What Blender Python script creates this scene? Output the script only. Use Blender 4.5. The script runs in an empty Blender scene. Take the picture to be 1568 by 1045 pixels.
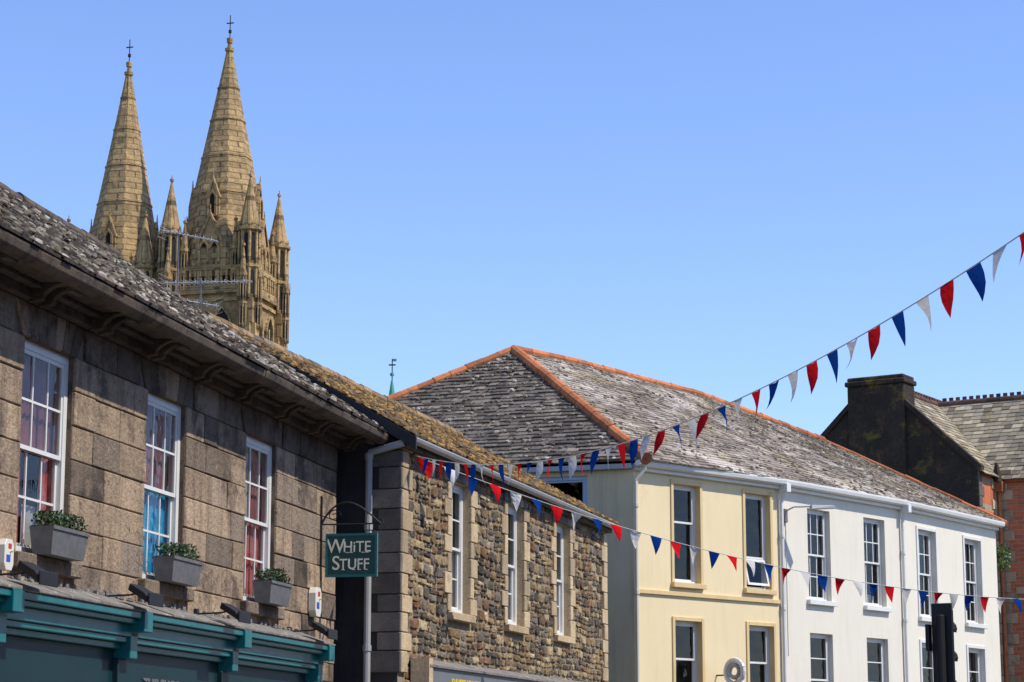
import bpy, math, random
from mathutils import Vector, Matrix
random.seed(7)
R = random.random
def U(a, b): return random.uniform(a, b)
scene = bpy.context.scene

# ------------------------------------------------------------------ materials
MATS = {}
def newmat(name):
    m = bpy.data.materials.new(name); m.use_nodes = True
    MATS[name] = m
    return m, m.node_tree, m.node_tree.nodes['Principled BSDF']
def mixc(nt, fac, a, b, blend='MIX'):
    n = nt.nodes.new('ShaderNodeMix'); n.data_type = 'RGBA'; n.blend_type = blend
    for i, v in ((0, fac), (6, a), (7, b)):
        if isinstance(v, bpy.types.NodeSocket): nt.links.new(v, n.inputs[i])
        elif i == 0: n.inputs[0].default_value = v
        else: n.inputs[i].default_value = (v[0], v[1], v[2], 1)
    return n.outputs[2]
def noise(nt, vec, scale, detail=5, rough=.6, dist=0):
    n = nt.nodes.new('ShaderNodeTexNoise')
    n.inputs['Scale'].default_value = scale; n.inputs['Detail'].default_value = detail
    n.inputs['Roughness'].default_value = rough; n.inputs['Distortion'].default_value = dist
    nt.links.new(vec, n.inputs['Vector'])
    return n.outputs['Fac']
def maprange(nt, v, a, b, c=0., d=1.):
    n = nt.nodes.new('ShaderNodeMapRange')
    nt.links.new(v, n.inputs[0])
    for i, x in enumerate((a, b, c, d)): n.inputs[i+1].default_value = x
    return n.outputs[0]
def coords(nt, uv=False, scale=(1, 1, 1)):
    tc = nt.nodes.new('ShaderNodeTexCoord')
    mp = nt.nodes.new('ShaderNodeMapping'); mp.inputs['Scale'].default_value = scale
    nt.links.new(tc.outputs['UV' if uv else 'Object'], mp.inputs['Vector'])
    return mp.outputs['Vector']
def rndval(nt):
    a = nt.nodes.new('ShaderNodeAttribute'); a.attribute_name = 'rnd'
    s = nt.nodes.new('ShaderNodeSeparateColor'); nt.links.new(a.outputs['Color'], s.inputs[0])
    return s.outputs[0], s.outputs[1]
def bumpn(nt, bs, h, strength, dist=.02):
    b = nt.nodes.new('ShaderNodeBump'); b.inputs['Strength'].default_value = strength
    b.inputs['Distance'].default_value = dist
    nt.links.new(h, b.inputs['Height']); nt.links.new(b.outputs[0], bs.inputs['Normal'])
def grey(nt, c, lo):
    k = nt.nodes.new('ShaderNodeCombineColor')
    for i in range(3): nt.links.new(lo, k.inputs[i])
    return mixc(nt, 1., c, k.outputs[0], 'MULTIPLY')

def mk(name, c1, c2, rough=.85, ns=2., bump=.3, bsc=25., rnd=0., spots=(), streak=0., metallic=0., alt=None, bdist=.02, fine=0., fsc=55, courses=None):
    m, nt, bs = newmat(name)
    v = coords(nt)
    f = maprange(nt, noise(nt, v, ns, 6), .3, .7)
    c = mixc(nt, f, c1, c2)
    r, g = rndval(nt)
    if alt: c = mixc(nt, maprange(nt, g, .45, .9), c, alt)
    if rnd: c = grey(nt, c, maprange(nt, r, 0, 1, 1-rnd, 1+rnd))
    if courses:
        bw, rh, ms = courses
        b = nt.nodes.new('ShaderNodeTexBrick'); nt.links.new(coords(nt, uv=True), b.inputs['Vector'])
        b.inputs['Color1'].default_value = (1.22,1.2,1.15,1); b.inputs['Color2'].default_value = (.74,.73,.74,1); b.inputs['Mortar'].default_value = (.45,.43,.42,1)
        b.inputs['Scale'].default_value = 1; b.inputs['Mortar Size'].default_value = ms; b.inputs['Brick Width'].default_value = bw; b.inputs['Row Height'].default_value = rh
        c = mixc(nt, 1., c, b.outputs['Color'], 'MULTIPLY')
    if fine: c = grey(nt, c, maprange(nt, noise(nt, v, fsc, 4, .7), .32, .68, 1-fine, 1+fine))
    if streak:
        vs = coords(nt, scale=(5, 5, .5))
        s = maprange(nt, noise(nt, vs, 1.0, 6, .65), .5, .72, 0, streak)
        c = mixc(nt, s, c, (c1[0]*.3, c1[1]*.28, c1[2]*.25))
    for (col, sc, th, w, amt) in spots:
        s = maprange(nt, noise(nt, v, sc, 8, .72), th, th+w, 0, amt)
        c = mixc(nt, s, c, col)
    nt.links.new(c, bs.inputs['Base Color'])
    bs.inputs['Roughness'].default_value = rough; bs.inputs['Metallic'].default_value = metallic
    if rough > .6: bs.inputs['Specular IOR Level'].default_value = .2
    if bump: bumpn(nt, bs, noise(nt, v, bsc, 8, .7), bump, bdist)
    return m

mk('granite', (.45,.325,.21), (.32,.235,.16), ns=2.2, bump=1.0, bsc=14, bdist=.035, rnd=.26, streak=.85, alt=(.25,.195,.145), fine=.28, fsc=30,
   spots=[((.07,.053,.042), 1.0, .53, .10, .8), ((.54,.43,.29), 6, .59, .08, .5), ((.085,.066,.052), 7, .57, .07, .7), ((.33,.20,.10), 1.7, .60, .1, .4)])
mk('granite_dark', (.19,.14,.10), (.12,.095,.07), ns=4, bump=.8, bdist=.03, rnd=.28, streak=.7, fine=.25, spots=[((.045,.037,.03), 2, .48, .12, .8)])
mk('mortar', (.14,.11,.08), (.20,.155,.115), bump=.4)
mk('mortar_light', (.36,.285,.18), (.19,.15,.10), ns=5, bump=.6, fine=.2)
mk('quoin', (.54,.415,.25), (.41,.31,.19), ns=4, bump=.6, rnd=.25, streak=.4, fine=.22, fsc=35, spots=[((.16,.125,.09), 3, .56, .1, .65)])
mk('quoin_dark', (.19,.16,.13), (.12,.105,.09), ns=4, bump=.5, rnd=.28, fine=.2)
mk('dark_render', (.04,.037,.037), (.07,.062,.058), ns=1.5, bump=.7, bsc=40, streak=.4, fine=.25)
mk('cornice_stone', (.155,.115,.08), (.08,.062,.048), ns=2.5, bump=.6, streak=.6, fine=.3, spots=[((.03,.026,.023), 3, .50, .1, .65), ((.30,.26,.19), 12, .62, .06, .5)])  # streaked stone; albedo also darkened to put cornice shade into the colour
mk('slate_grey', (.20,.17,.145), (.135,.118,.10), ns=1.5, bump=.8, bsc=26, rnd=.32, alt=(.23,.175,.13), fine=.38, fsc=40,
   spots=[((.36,.325,.28), 6.5, .54, .07, .6), ((.33,.14,.075), .8, .54, .10, .6), ((.33,.22,.09), 9, .64, .04, .5), ((.05,.043,.038), 14, .57, .05, .7)])
mk('slate_orange', (.31,.195,.09), (.20,.14,.08), ns=2.5, bump=.8, bsc=24, rnd=.35, alt=(.19,.155,.115), fine=.35, fsc=40,
   spots=[((.47,.255,.07), 3.5, .52, .1, .65), ((.07,.055,.04), 8, .56, .06, .75), ((.36,.32,.26), 9, .62, .05, .55)])
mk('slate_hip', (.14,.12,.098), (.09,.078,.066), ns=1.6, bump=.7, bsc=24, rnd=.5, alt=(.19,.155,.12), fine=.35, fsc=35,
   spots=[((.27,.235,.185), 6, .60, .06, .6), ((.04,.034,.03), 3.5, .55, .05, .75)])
mk('slate_brown', (.31,.25,.19), (.215,.18,.14), ns=1.0, bump=.7, bsc=24, rnd=.32, alt=(.18,.15,.125), fine=.35, fsc=35,
   spots=[((.64,.575,.49), .8, .49, .12, .7), ((.38,.29,.13), .55, .55, .10, .55), ((.08,.066,.055), 8, .58, .05, .7)])
mk('slate_church', (.30,.25,.18), (.20,.17,.12), ns=1.0, bump=.4, rnd=.5, alt=(.36,.31,.21), fine=.25, spots=[((.42,.34,.12), 2, .56, .1, .6)])
mk('moss', (.16,.13,.085), (.10,.085,.06), ns=6, bump=.5, rnd=.6, alt=(.34,.30,.25))
mk('moss_ochre', (.36,.205,.055), (.22,.14,.055), ns=6, bump=.5, rnd=.5, alt=(.10,.08,.055))
mk('terracotta', (.50,.17,.065), (.36,.12,.05), ns=6, bump=.4, rnd=.35, fine=.25, spots=[((.15,.11,.07), 5, .54, .08, .75), ((.5,.42,.25), 9, .62, .05, .5)])
mk('terracotta_dark', (.15,.075,.05), (.08,.05,.04), ns=6, bump=.4, rnd=.35)
mk('white_paint', (.72,.71,.665), (.64,.63,.585), ns=3, rough=.45, bump=.05, spots=[((.4,.37,.32), 5, .63, .1, .5)])
mk('white_render', (.74,.685,.565), (.69,.635,.52), ns=.8, rough=.9, bump=.3, bsc=40, streak=.11, fine=.03, spots=[((.46,.42,.34), 1.4, .60, .15, .40)])
mk('cream_render', (.79,.65,.39), (.745,.605,.36), ns=.8, rough=.9, bump=.3, bsc=40, streak=.11, fine=.03, spots=[((.48,.39,.25), 1.2, .60, .15, .40)])
mk('cream_side', (.76,.60,.35), (.62,.49,.29), ns=.8, rough=.9, bump=.3, bsc=40, streak=.3)
mk('cream_trim', (.70,.52,.25), (.64,.47,.22), rough=.6, bump=.05, streak=.2)
mk('pipe_grey', (.40,.40,.39), (.32,.32,.31), rough=.5, bump=.05)
mk('pipe_cream', (.70,.62,.45), (.62,.55,.40), rough=.5, bump=.05)
mk('pale_blue_paint', (.42,.52,.60), (.36,.46,.54), rough=.5, bump=.05)
mk('teal_paint', (.003,.16,.175), (.003,.12,.13), ns=4, rough=.35, bump=.08, bsc=8, streak=.3, spots=[((.03,.07,.07), 6, .60, .1, .6)])
mk('teal_dark', (.001,.028,.033), (.001,.022,.026), ns=4, rough=.5, bump=.05)
mk('sign_green', (.002,.075,.07), (.002,.062,.058), rough=.4, bump=0)
mk('sign_cream', (.80,.77,.62), (.78,.75,.60), rough=.5, bump=0)
mk('lead', (.24,.22,.195), (.13,.12,.11), ns=6, rough=.75, bump=.7, bsc=12, fine=.35, spots=[((.46,.40,.31), 8, .55, .08, .7)])
mk('black_metal', (.008,.008,.009), (.013,.013,.013), rough=.55, bump=.05)
mk('galv', (.20,.195,.19), (.12,.12,.12), ns=9, rough=.55, bump=.15, metallic=.3)
mk('aluminium', (.6,.6,.6), (.5,.5,.5), rough=.4, metallic=.3, bump=0)
mk('leaf', (.022,.055,.013), (.04,.08,.02), ns=20, rough=.6, bump=0, rnd=.7)
mk('leaf_bright', (.10,.19,.03), (.06,.12,.02), ns=20, rough=.6, bump=0, rnd=.6)
mk('soil', (.04,.03,.02), (.02,.015,.01))
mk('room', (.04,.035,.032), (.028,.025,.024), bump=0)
mk('red_fabric', (.62,.05,.045), (.70,.36,.32), ns=3.5, bump=0)
mk('pink_fabric', (.44,.17,.17), (.22,.08,.085), ns=2.2, bump=0)
mk('white_fabric', (.66,.63,.58), (.50,.47,.43), ns=3, bump=0)
mk('blue_panel', (.01,.32,.60), (.05,.52,.80), ns=2.5, rough=.5, bump=0)
mk('cath_stone', (.45,.305,.14), (.28,.195,.10), ns=.35, bump=.8, bsc=1.2, bdist=.3, rnd=.16, streak=.4, fine=.2, fsc=1.6, courses=(1.3,.55,.05),
   spots=[((.09,.068,.048), .45, .52, .12, .65), ((.56,.38,.16), .8, .57, .12, .5)])
mk('cath_dark', (.02,.018,.016), (.03,.026,.022), bump=0)
mk('copper_green', (.10,.36,.25), (.06,.26,.19), ns=2, rough=.7)
mk('soot_render', (.055,.04,.028), (.032,.025,.019), ns=1.2, bump=.8, bsc=9, streak=.3, bdist=.05, fine=.3, fsc=12, spots=[((.22,.17,.03), 1.4, .55, .12, .65), ((.15,.065,.03), 2.5, .56, .1, .65)])
mk('asphalt', (.05,.05,.05), (.065,.063,.06), ns=.6, bump=.4, bsc=120)
mk('paving', (.26,.25,.235), (.20,.19,.18), ns=1.2, bump=.3)
mk('kerb_stone', (.33,.32,.3), (.26,.25,.24), ns=2)
mk('earth', (.09,.10,.05), (.12,.11,.07), ns=.05)
mk('road_paint', (.75,.75,.72), (.6,.6,.58), ns=3)
mk('yellow_paint', (.7,.5,.05), (.6,.42,.05), ns=3)
mk('alarm_white', (.75,.72,.60), (.65,.62,.52), rough=.4, bump=0)
mk('alarm_red', (.6,.02,.02), (.5,.02,.02), rough=.4, bump=0)
mk('alarm_blue', (.02,.08,.5), (.02,.07,.4), rough=.4, bump=0)
mk('fascia_grey', (.16,.17,.18), (.13,.14,.15), rough=.5, bump=0)

def brickmat(name, c1, c2, mort, bw=.225, rh=.075, ms=.01):
    m, nt, bs = newmat(name)
    v = coords(nt, uv=True)
    b = nt.nodes.new('ShaderNodeTexBrick'); nt.links.new(v, b.inputs['Vector'])
    b.inputs['Color1'].default_value = (*c1, 1); b.inputs['Color2'].default_value = (*c2, 1); b.inputs['Mortar'].default_value = (*mort, 1)
    b.inputs['Scale'].default_value = 1; b.inputs['Mortar Size'].default_value = ms
    b.inputs['Brick Width'].default_value = bw; b.inputs['Row Height'].default_value = rh
    ob = coords(nt)
    c = mixc(nt, maprange(nt, noise(nt, ob, 1.2, 6), .5, .75, 0, .5), b.outputs['Color'], (c1[0]*.4, c1[1]*.45, c1[2]*.5))
    nt.links.new(c, bs.inputs['Base Color']); bs.inputs['Roughness'].default_value = .9
    bumpn(nt, bs, maprange(nt, b.outputs['Fac'], 0, 1, 1, 0), .6, .01)
brickmat('red_brick', (.60,.17,.06), (.46,.12,.05), (.36,.27,.18))
brickmat('pink_brick', (.42,.2,.13), (.33,.15,.1), (.30,.25,.2))

def rubble():
    m, nt, bs = newmat('rubble_stone')
    r, g = rndval(nt)
    cr = nt.nodes.new('ShaderNodeValToRGB'); cr.color_ramp.interpolation = 'CONSTANT'
    cols = [(.0,(.11,.09,.065)),(.15,(.31,.205,.095)),(.27,(.19,.155,.12)),(.40,(.46,.34,.18)),(.50,(.08,.07,.058)),(.60,(.36,.255,.135)),(.72,(.24,.205,.16)),(.82,(.56,.44,.26)),(.90,(.25,.135,.07))]
    e = cr.color_ramp.elements; e[0].position = 0; e[0].color = (*cols[0][1],1); e[1].position = cols[1][0]; e[1].color = (*cols[1][1],1)
    for p, c in cols[2:]:
        q = e.new(p); q.color = (*c, 1)
    nt.links.new(r, cr.inputs[0])
    ob = coords(nt)
    c = mixc(nt, maprange(nt, noise(nt, ob, 16, 7, .75), .42, .7, 0, .7), cr.outputs[0], (.075,.058,.045))
    c = mixc(nt, maprange(nt, noise(nt, ob, 24, 7, .75), .55, .65, 0, .65), c, (.56,.43,.26))
    c = grey(nt, c, maprange(nt, g, 0, 1, .8, 1.25))
    nt.links.new(c, bs.inputs['Base Color']); bs.inputs['Roughness'].default_value = .92; bs.inputs['Specular IOR Level'].default_value=.2
    bumpn(nt, bs, noise(nt, ob, 18, 8, .75), 1.0, .04)
rubble()

def glassmat():
    m, nt, bs = newmat('glass')
    nt.nodes.remove(bs)
    out = nt.nodes['Material Output']
    tr = nt.nodes.new('ShaderNodeBsdfTransparent'); tr.inputs[0].default_value = (.90,.92,.91,1)
    gl = nt.nodes.new('ShaderNodeBsdfGlossy'); gl.inputs['Roughness'].default_value = .01; gl.inputs['Color'].default_value = (1,1,1,1)
    lw = nt.nodes.new('ShaderNodeFresnel'); lw.inputs['IOR'].default_value = 1.45
    mx = nt.nodes.new('ShaderNodeMixShader')
    v = coords(nt)
    b = nt.nodes.new('ShaderNodeBump'); b.inputs['Strength'].default_value = .5; b.inputs['Distance'].default_value = .03
    nt.links.new(noise(nt, v, 2.2, 2), b.inputs['Height']); nt.links.new(b.outputs[0], gl.inputs['Normal'])
    nt.links.new(maprange(nt, lw.outputs[0], 0, 1, .015, .55), mx.inputs[0]); nt.links.new(tr.outputs[0], mx.inputs[1]); nt.links.new(gl.outputs[0], mx.inputs[2])
    nt.links.new(mx.outputs[0], out.inputs[0])
glassmat()
def flagmat(name, col):
    m, nt, bs = newmat(name)
    out = nt.nodes['Material Output']; nt.nodes.remove(bs)
    d = nt.nodes.new('ShaderNodeBsdfDiffuse'); t = nt.nodes.new('ShaderNodeBsdfTranslucent'); mx = nt.nodes.new('ShaderNodeMixShader')
    d.inputs[0].default_value = (*col, 1); t.inputs[0].default_value = (*col, 1); mx.inputs[0].default_value = .3
    nt.links.new(d.outputs[0], mx.inputs[1]); nt.links.new(t.outputs[0], mx.inputs[2]); nt.links.new(mx.outputs[0], out.inputs[0])
flagmat('flag_red', (.62,.012,.018)); flagmat('flag_white', (.66,.65,.62)); flagmat('flag_blue', (.006,.045,.24))

# ------------------------------------------------------------------ mesh builder
class B:
    def __init__(s): s.v=[]; s.f=[]; s.m=[]; s.r=[]
    def poly(s, pts, mat, r=None):
        i=len(s.v); s.v += [Vector(p) for p in pts]; s.f.append(tuple(range(i,i+len(pts)))); s.m.append(mat); s.r.append((R(),R()) if r is None else r)
    def hexa(s, p, mat, r=None):
        i=len(s.v); s.v += [Vector(q) for q in p]; r=(R(),R()) if r is None else r
        for q in ((3,2,1,0),(4,5,6,7),(0,1,5,4),(1,2,6,5),(2,3,7,6),(3,0,4,7)):
            s.f.append(tuple(i+k for k in q)); s.m.append(mat); s.r.append(r)
    def box(s, x0,x1,y0,y1,z0,z1, mat, r=None):
        s.hexa([(x0,y0,z0),(x1,y0,z0),(x1,y1,z0),(x0,y1,z0),(x0,y0,z1),(x1,y0,z1),(x1,y1,z1),(x0,y1,z1)], mat, r)
    def prism(s, xz, y0, y1, mat, r=None):
        n=len(xz); i=len(s.v); r=(R(),R()) if r is None else r
        s.v += [Vector((x,y0,z)) for x,z in xz]+[Vector((x,y1,z)) for x,z in xz]
        s.f.append(tuple(i+k for k in range(n))); s.f.append(tuple(i+n+k for k in reversed(range(n))))
        for k in range(n): s.f.append((i+(k+1)%n, i+k, i+n+k, i+n+(k+1)%n))
        s.m += [mat]*(n+2); s.r += [r]*(n+2)
    def prismx(s, yz, x0, x1, mat, r=None):
        n=len(yz); i=len(s.v); r=(R(),R()) if r is None else r
        s.v += [Vector((x0,y,z)) for y,z in yz]+[Vector((x1,y,z)) for y,z in yz]
        s.f.append(tuple(i+k for k in reversed(range(n)))); s.f.append(tuple(i+n+k for k in range(n)))
        for k in range(n): s.f.append((i+k, i+(k+1)%n, i+n+(k+1)%n, i+n+k))
        s.m += [mat]*(n+2); s.r += [r]*(n+2)
    def cyl(s, p0, p1, r0, r1, mat, n=8, a0=0., r=None):
        p0=Vector(p0); p1=Vector(p1); d=(p1-p0).normalized()
        up=Vector((0,0,1)) if abs(d.z)<.95 else Vector((1,0,0))
        a=d.cross(up).normalized(); b=a.cross(d)
        if abs(d.z)>=.95: a=Vector((1,0,0)); b=Vector((0,1,0))
        i=len(s.v); r=(R(),R()) if r is None else r
        for p,rr in ((p0,r0),(p1,r1)):
            for k in range(n):
                t=a0+2*math.pi*k/n; s.v.append(p+a*math.cos(t)*rr+b*math.sin(t)*rr)
        for k in range(n):
            s.f.append((i+k,i+(k+1)%n,i+n+(k+1)%n,i+n+k)); s.m.append(mat); s.r.append(r)
        s.f.append(tuple(i+k for k in reversed(range(n)))); s.f.append(tuple(i+n+k for k in range(n))); s.m+=[mat]*2; s.r+=[r]*2
    def path(s, pts, rad, mat, n=8):
        for a,b in zip(pts[:-1],pts[1:]): s.cyl(a,b,rad,rad,mat,n)
    def build(s, name, parent=None, bevel=0., loc=(0,0,0), rot=0.):
        me=bpy.data.meshes.new(name); me.from_pydata([tuple(v) for v in s.v],[],s.f)
        names=[]
        for m in s.m:
            if m not in names: names.append(m)
        for m in names: me.materials.append(MATS[m])
        idx={m:i for i,m in enumerate(names)}
        me.polygons.foreach_set('material_index',[idx[m] for m in s.m])
        me.update()
        uv=me.uv_layers.new(name='UVMap'); ca=me.color_attributes.new('rnd','FLOAT_COLOR','CORNER')
        Z=Vector((0,0,1)); uvs=[]; cs=[]
        for p in me.polygons:
            n=p.normal
            if abs(n.z)>.98 or n.length<.5: t=Vector((1,0,0)); bt=Vector((0,1,0))
            else:
                t=Z.cross(n).normalized(); bt=n.cross(t)
            rr=s.r[p.index]
            for vi in p.vertices:
                co=s.v[vi]; uvs += [co.dot(t),co.dot(bt)]; cs += [rr[0],rr[1],0,1]
        uv.data.foreach_set('uv',uvs); ca.data.foreach_set('color',cs)
        ob=bpy.data.objects.new(name,me); scene.collection.objects.link(ob)
        ob.location=loc; ob.rotation_euler=(0,0,rot)
        if parent: ob.parent=parent
        if bevel:
            md=ob.modifiers.new('bevel','BEVEL'); md.width=bevel; md.segments=1; md.limit_method='ANGLE'
        return ob
def empty(name, loc=(0,0,0), rot=0.):
    e=bpy.data.objects.new(name,None); scene.collection.objects.link(e); e.location=loc; e.rotation_euler=(0,0,rot); e.empty_display_size=.5
    return e

def wall(b, x0,x1,z0,z1, ops, mat, y=0., depth=.18, rmat=None):
    rmat=rmat or mat
    xs=sorted(set([x0,x1]+[o[0] for o in ops]+[o[1] for o in ops])); zs=sorted(set([z0,z1]+[o[2] for o in ops]+[o[3] for o in ops]))
    for a,c in zip(xs[:-1],xs[1:]):
        for d,e in zip(zs[:-1],zs[1:]):
            mx,mz=(a+c)/2,(d+e)/2
            if any(o[0]<mx<o[1] and o[2]<mz<o[3] for o in ops): continue
            b.poly([(a,y,d),(c,y,d),(c,y,e),(a,y,e)],mat,(.5,.2))
    for o in ops:
        a,c,d,e=o[:4]; y2=y+depth
        b.poly([(a,y,d),(a,y,e),(a,y2,e),(a,y2,d)],rmat,(.5,.2)); b.poly([(c,y,d),(c,y2,d),(c,y2,e),(c,y,e)],rmat,(.5,.2))
        b.poly([(a,y,e),(c,y,e),(c,y2,e),(a,y2,e)],rmat,(.5,.2)); b.poly([(a,y,d),(a,y2,d),(c,y2,d),(c,y,d)],rmat,(.5,.2))

def intervals(x0,x1,z0,z1,ops):
    iv=[(x0,x1)]
    for o in ops:
        if o[2]<z1-.01 and o[3]>z0+.01:
            n=[]
            for a,c in iv:
                if o[1]<=a or o[0]>=c: n.append((a,c)); continue
                if o[0]>a: n.append((a,o[0]))
                if o[1]<c: n.append((o[1],c))
            iv=n
    return iv
def ashlar(b, x0,x1, zl, ops, mat, wmin,wmax, g=.0045, prot=.018, y=0.):
    for z0,z1 in zip(zl[:-1],zl[1:]):
        for a,c in intervals(x0,x1,z0,z1,ops):
            x=a
            while x<c-.02:
                w=U(wmin,wmax)
                if c-(x+w)<wmin*.7: w=c-x
                yy=y-R()*prot; y2=yy+U(-.005,.005); tz=U(-.004,.004)
                m=mat
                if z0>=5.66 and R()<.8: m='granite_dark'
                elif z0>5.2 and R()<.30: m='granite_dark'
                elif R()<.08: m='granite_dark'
                xa,xb,za,zb=x+g,x+w-g,z0+g+tz,z1-g+U(-.003,.002)
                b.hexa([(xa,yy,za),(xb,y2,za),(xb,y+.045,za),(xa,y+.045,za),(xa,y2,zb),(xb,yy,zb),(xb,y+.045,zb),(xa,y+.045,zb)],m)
                x+=w
def rubble_wall(b,x0,x1,z0,z1,ops):
    def warp(x,z): return z+.02*math.sin(1.3*x+2.1*z)+.012*math.sin(4.1*x+z)
    def stone(a,c,d,e):
        w=c-a; h=e-d
        if w<.03 or h<.02: return
        k=min(w,h)*U(.15,.38); j=lambda: U(-.009,.009)
        ring=[(a+k,d),(c-k*U(.5,1.2),d),(c,d+k*U(.5,1.1)),(c,e-k*U(.5,1.1)),(c-k,e),(a+k*U(.5,1.2),e),(a,e-k*.8),(a,d+k*U(.5,1.1))]
        ring=[(x+j(),z+j()) for x,z in ring]
        p=U(.010,.042); cx,cz=(a+c)/2+j()*2,(d+e)/2+j(); rr=(R(),R())
        bk=[(x,.012,warp(x,z)) for x,z in ring]; s=.80
        fr=[(cx+(x-cx)*s,-p+U(-.007,.007),warp(x,cz+(z-cz)*s)) for x,z in ring]
        ce=(cx,-p-U(0,.012),warp(cx,cz))
        i=len(b.v); b.v += [Vector(q) for q in bk+fr+[ce]]
        for q in range(8):
            n=(q+1)%8
            b.f.append((i+q,i+n,i+8+n,i+8+q)); b.f.append((i+8+q,i+8+n,i+16)); b.m+=['rubble_stone']*2; b.r+=[rr]*2
    z=z0
    while z<z1-.03:
        h=min(U(.085,.20),z1-z)
        for a,c in intervals(x0,x1,z,z+h,ops):
            x=a
            while x<c-.04:
                w=min(U(.12,.40),c-x)
                if c-x-w<.08: w=c-x
                g=.009
                if h>.12 and R()<.45:
                    m=h*U(.4,.6)
                    if R()<.5: stone(x+g,x+w-g,z+g,z+m-g/2); stone(x+g,x+w-g,z+m+g/2,z+h-g)
                    else:
                        q=w*U(.4,.6); stone(x+g,x+q-g/2,z+g,z+m-g/2); stone(x+q+g/2,x+w-g,z+g,z+m-g/2); stone(x+g,x+w-g,z+m+g/2,z+h-g)
                else: stone(x+g,x+w-g,z+g,z+h-g)
                x+=w
        z+=h

def slates(b, A,Bp,C,D, mat, row=.2, w=.28, lift=.014, jit=.006, miss=0., moss=0, mmat='moss'):
    """A->B lower edge, D->C upper edge"""
    A,Bp,C,D=[Vector(p) for p in (A,Bp,C,D)]
    t=(Bp-A).normalized()
    H=max((D-A - t*(D-A).dot(t)).length, (C-Bp - t*(C-Bp).dot(t)).length)
    n=t.cross((D-A) if (D-A).length>.5 else (C-Bp)).normalized()
    if n.z<0: n=-n
    rows=max(2,int(H/row))
    def line(q):
        L=A.lerp(D,q); Rr=Bp.lerp(C,q); return L,Rr,(L-A).dot(t),(Rr-A).dot(t)
    for i in range(rows):
        q0=i/rows; q1=min(1,(i+1.25)/rows)
        L0,R0,a0,c0=line(q0); L1,R1,a1,c1=line(q1)
        x=min(a0,a1)-(.5 if i%2 else .0)*w-U(0,.08)
        xm=max(c0,c1)
        def pt(L,Rr,a,c,xx):
            xx=min(max(xx,a),c); k=0 if c-a<1e-4 else (xx-a)/(c-a); return L.lerp(Rr,k)
        while x<xm:
            ww=w*U(.75,1.25); g=.004
            p=[pt(L0,R0,a0,c0,x+g),pt(L0,R0,a0,c0,x+ww-g),pt(L1,R1,a1,c1,x+ww-g),pt(L1,R1,a1,c1,x+g)]
            x+=ww
            if (p[1]-p[0]).length+(p[2]-p[3]).length<.03: continue
            if R()<miss: continue
            l=lift+U(-jit,jit); l2=l+U(-.004,.004)
            sd=(p[0]-p[3])
            ext=sd.normalized()*U(-.020,.018) if sd.length>.01 else Vector()
            r=(R(),R())
            q=[p[0]+n*l+ext,p[1]+n*l2+ext,p[2]+n*.001,p[3]+n*.001]
            b.poly(q,mat,r)
            b.poly([p[0]+ext-n*.004,p[1]+ext-n*.004,q[1],q[0]],mat,r)
    b.poly([A-n*.01,Bp-n*.01,C-n*.01,D-n*.01],'mortar')
    sl=n.cross(t)
    for i in range(moss):
        q=R()**1.2; q=(int(q*rows)+U(-.1,.25))/rows; q=min(max(q,0.01),.99); c=A.lerp(D,q).lerp(Bp.lerp(C,q),R())+n*lift*.8
        rad=U(.015,.055); hh=rad*U(.35,.6); k=6; i0=len(b.v); rr=(R(),R())
        for s_,h_ in ((1,0),(.65,hh)):
            for j in range(k):
                th=2*math.pi*j/k; rj=rad*s_*U(.75,1.2); b.v.append(c+t*math.cos(th)*rj*1.2+sl*math.sin(th)*rj+n*h_)
        for j in range(k): b.f.append((i0+j,i0+(j+1)%k,i0+k+(j+1)%k,i0+k+j))
        b.f.append(tuple(i0+k+j for j in range(k))); b.m+=[mmat]*(k+1); b.r+=[rr]*(k+1)

def ridge(b,p0,p1,rad,mat,seg=.42,up=.0):
    p0=Vector(p0); p1=Vector(p1); L=(p1-p0).length; n=max(1,int(L/seg)); d=(p1-p0)/n
    for i in range(n):
        a=p0+d*i+Vector((0,0,up+U(-.012,.012)))
        b.cyl(a,a+d*1.04,rad*U(.95,1.08),rad*U(.90,1.0),mat,10)

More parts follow.
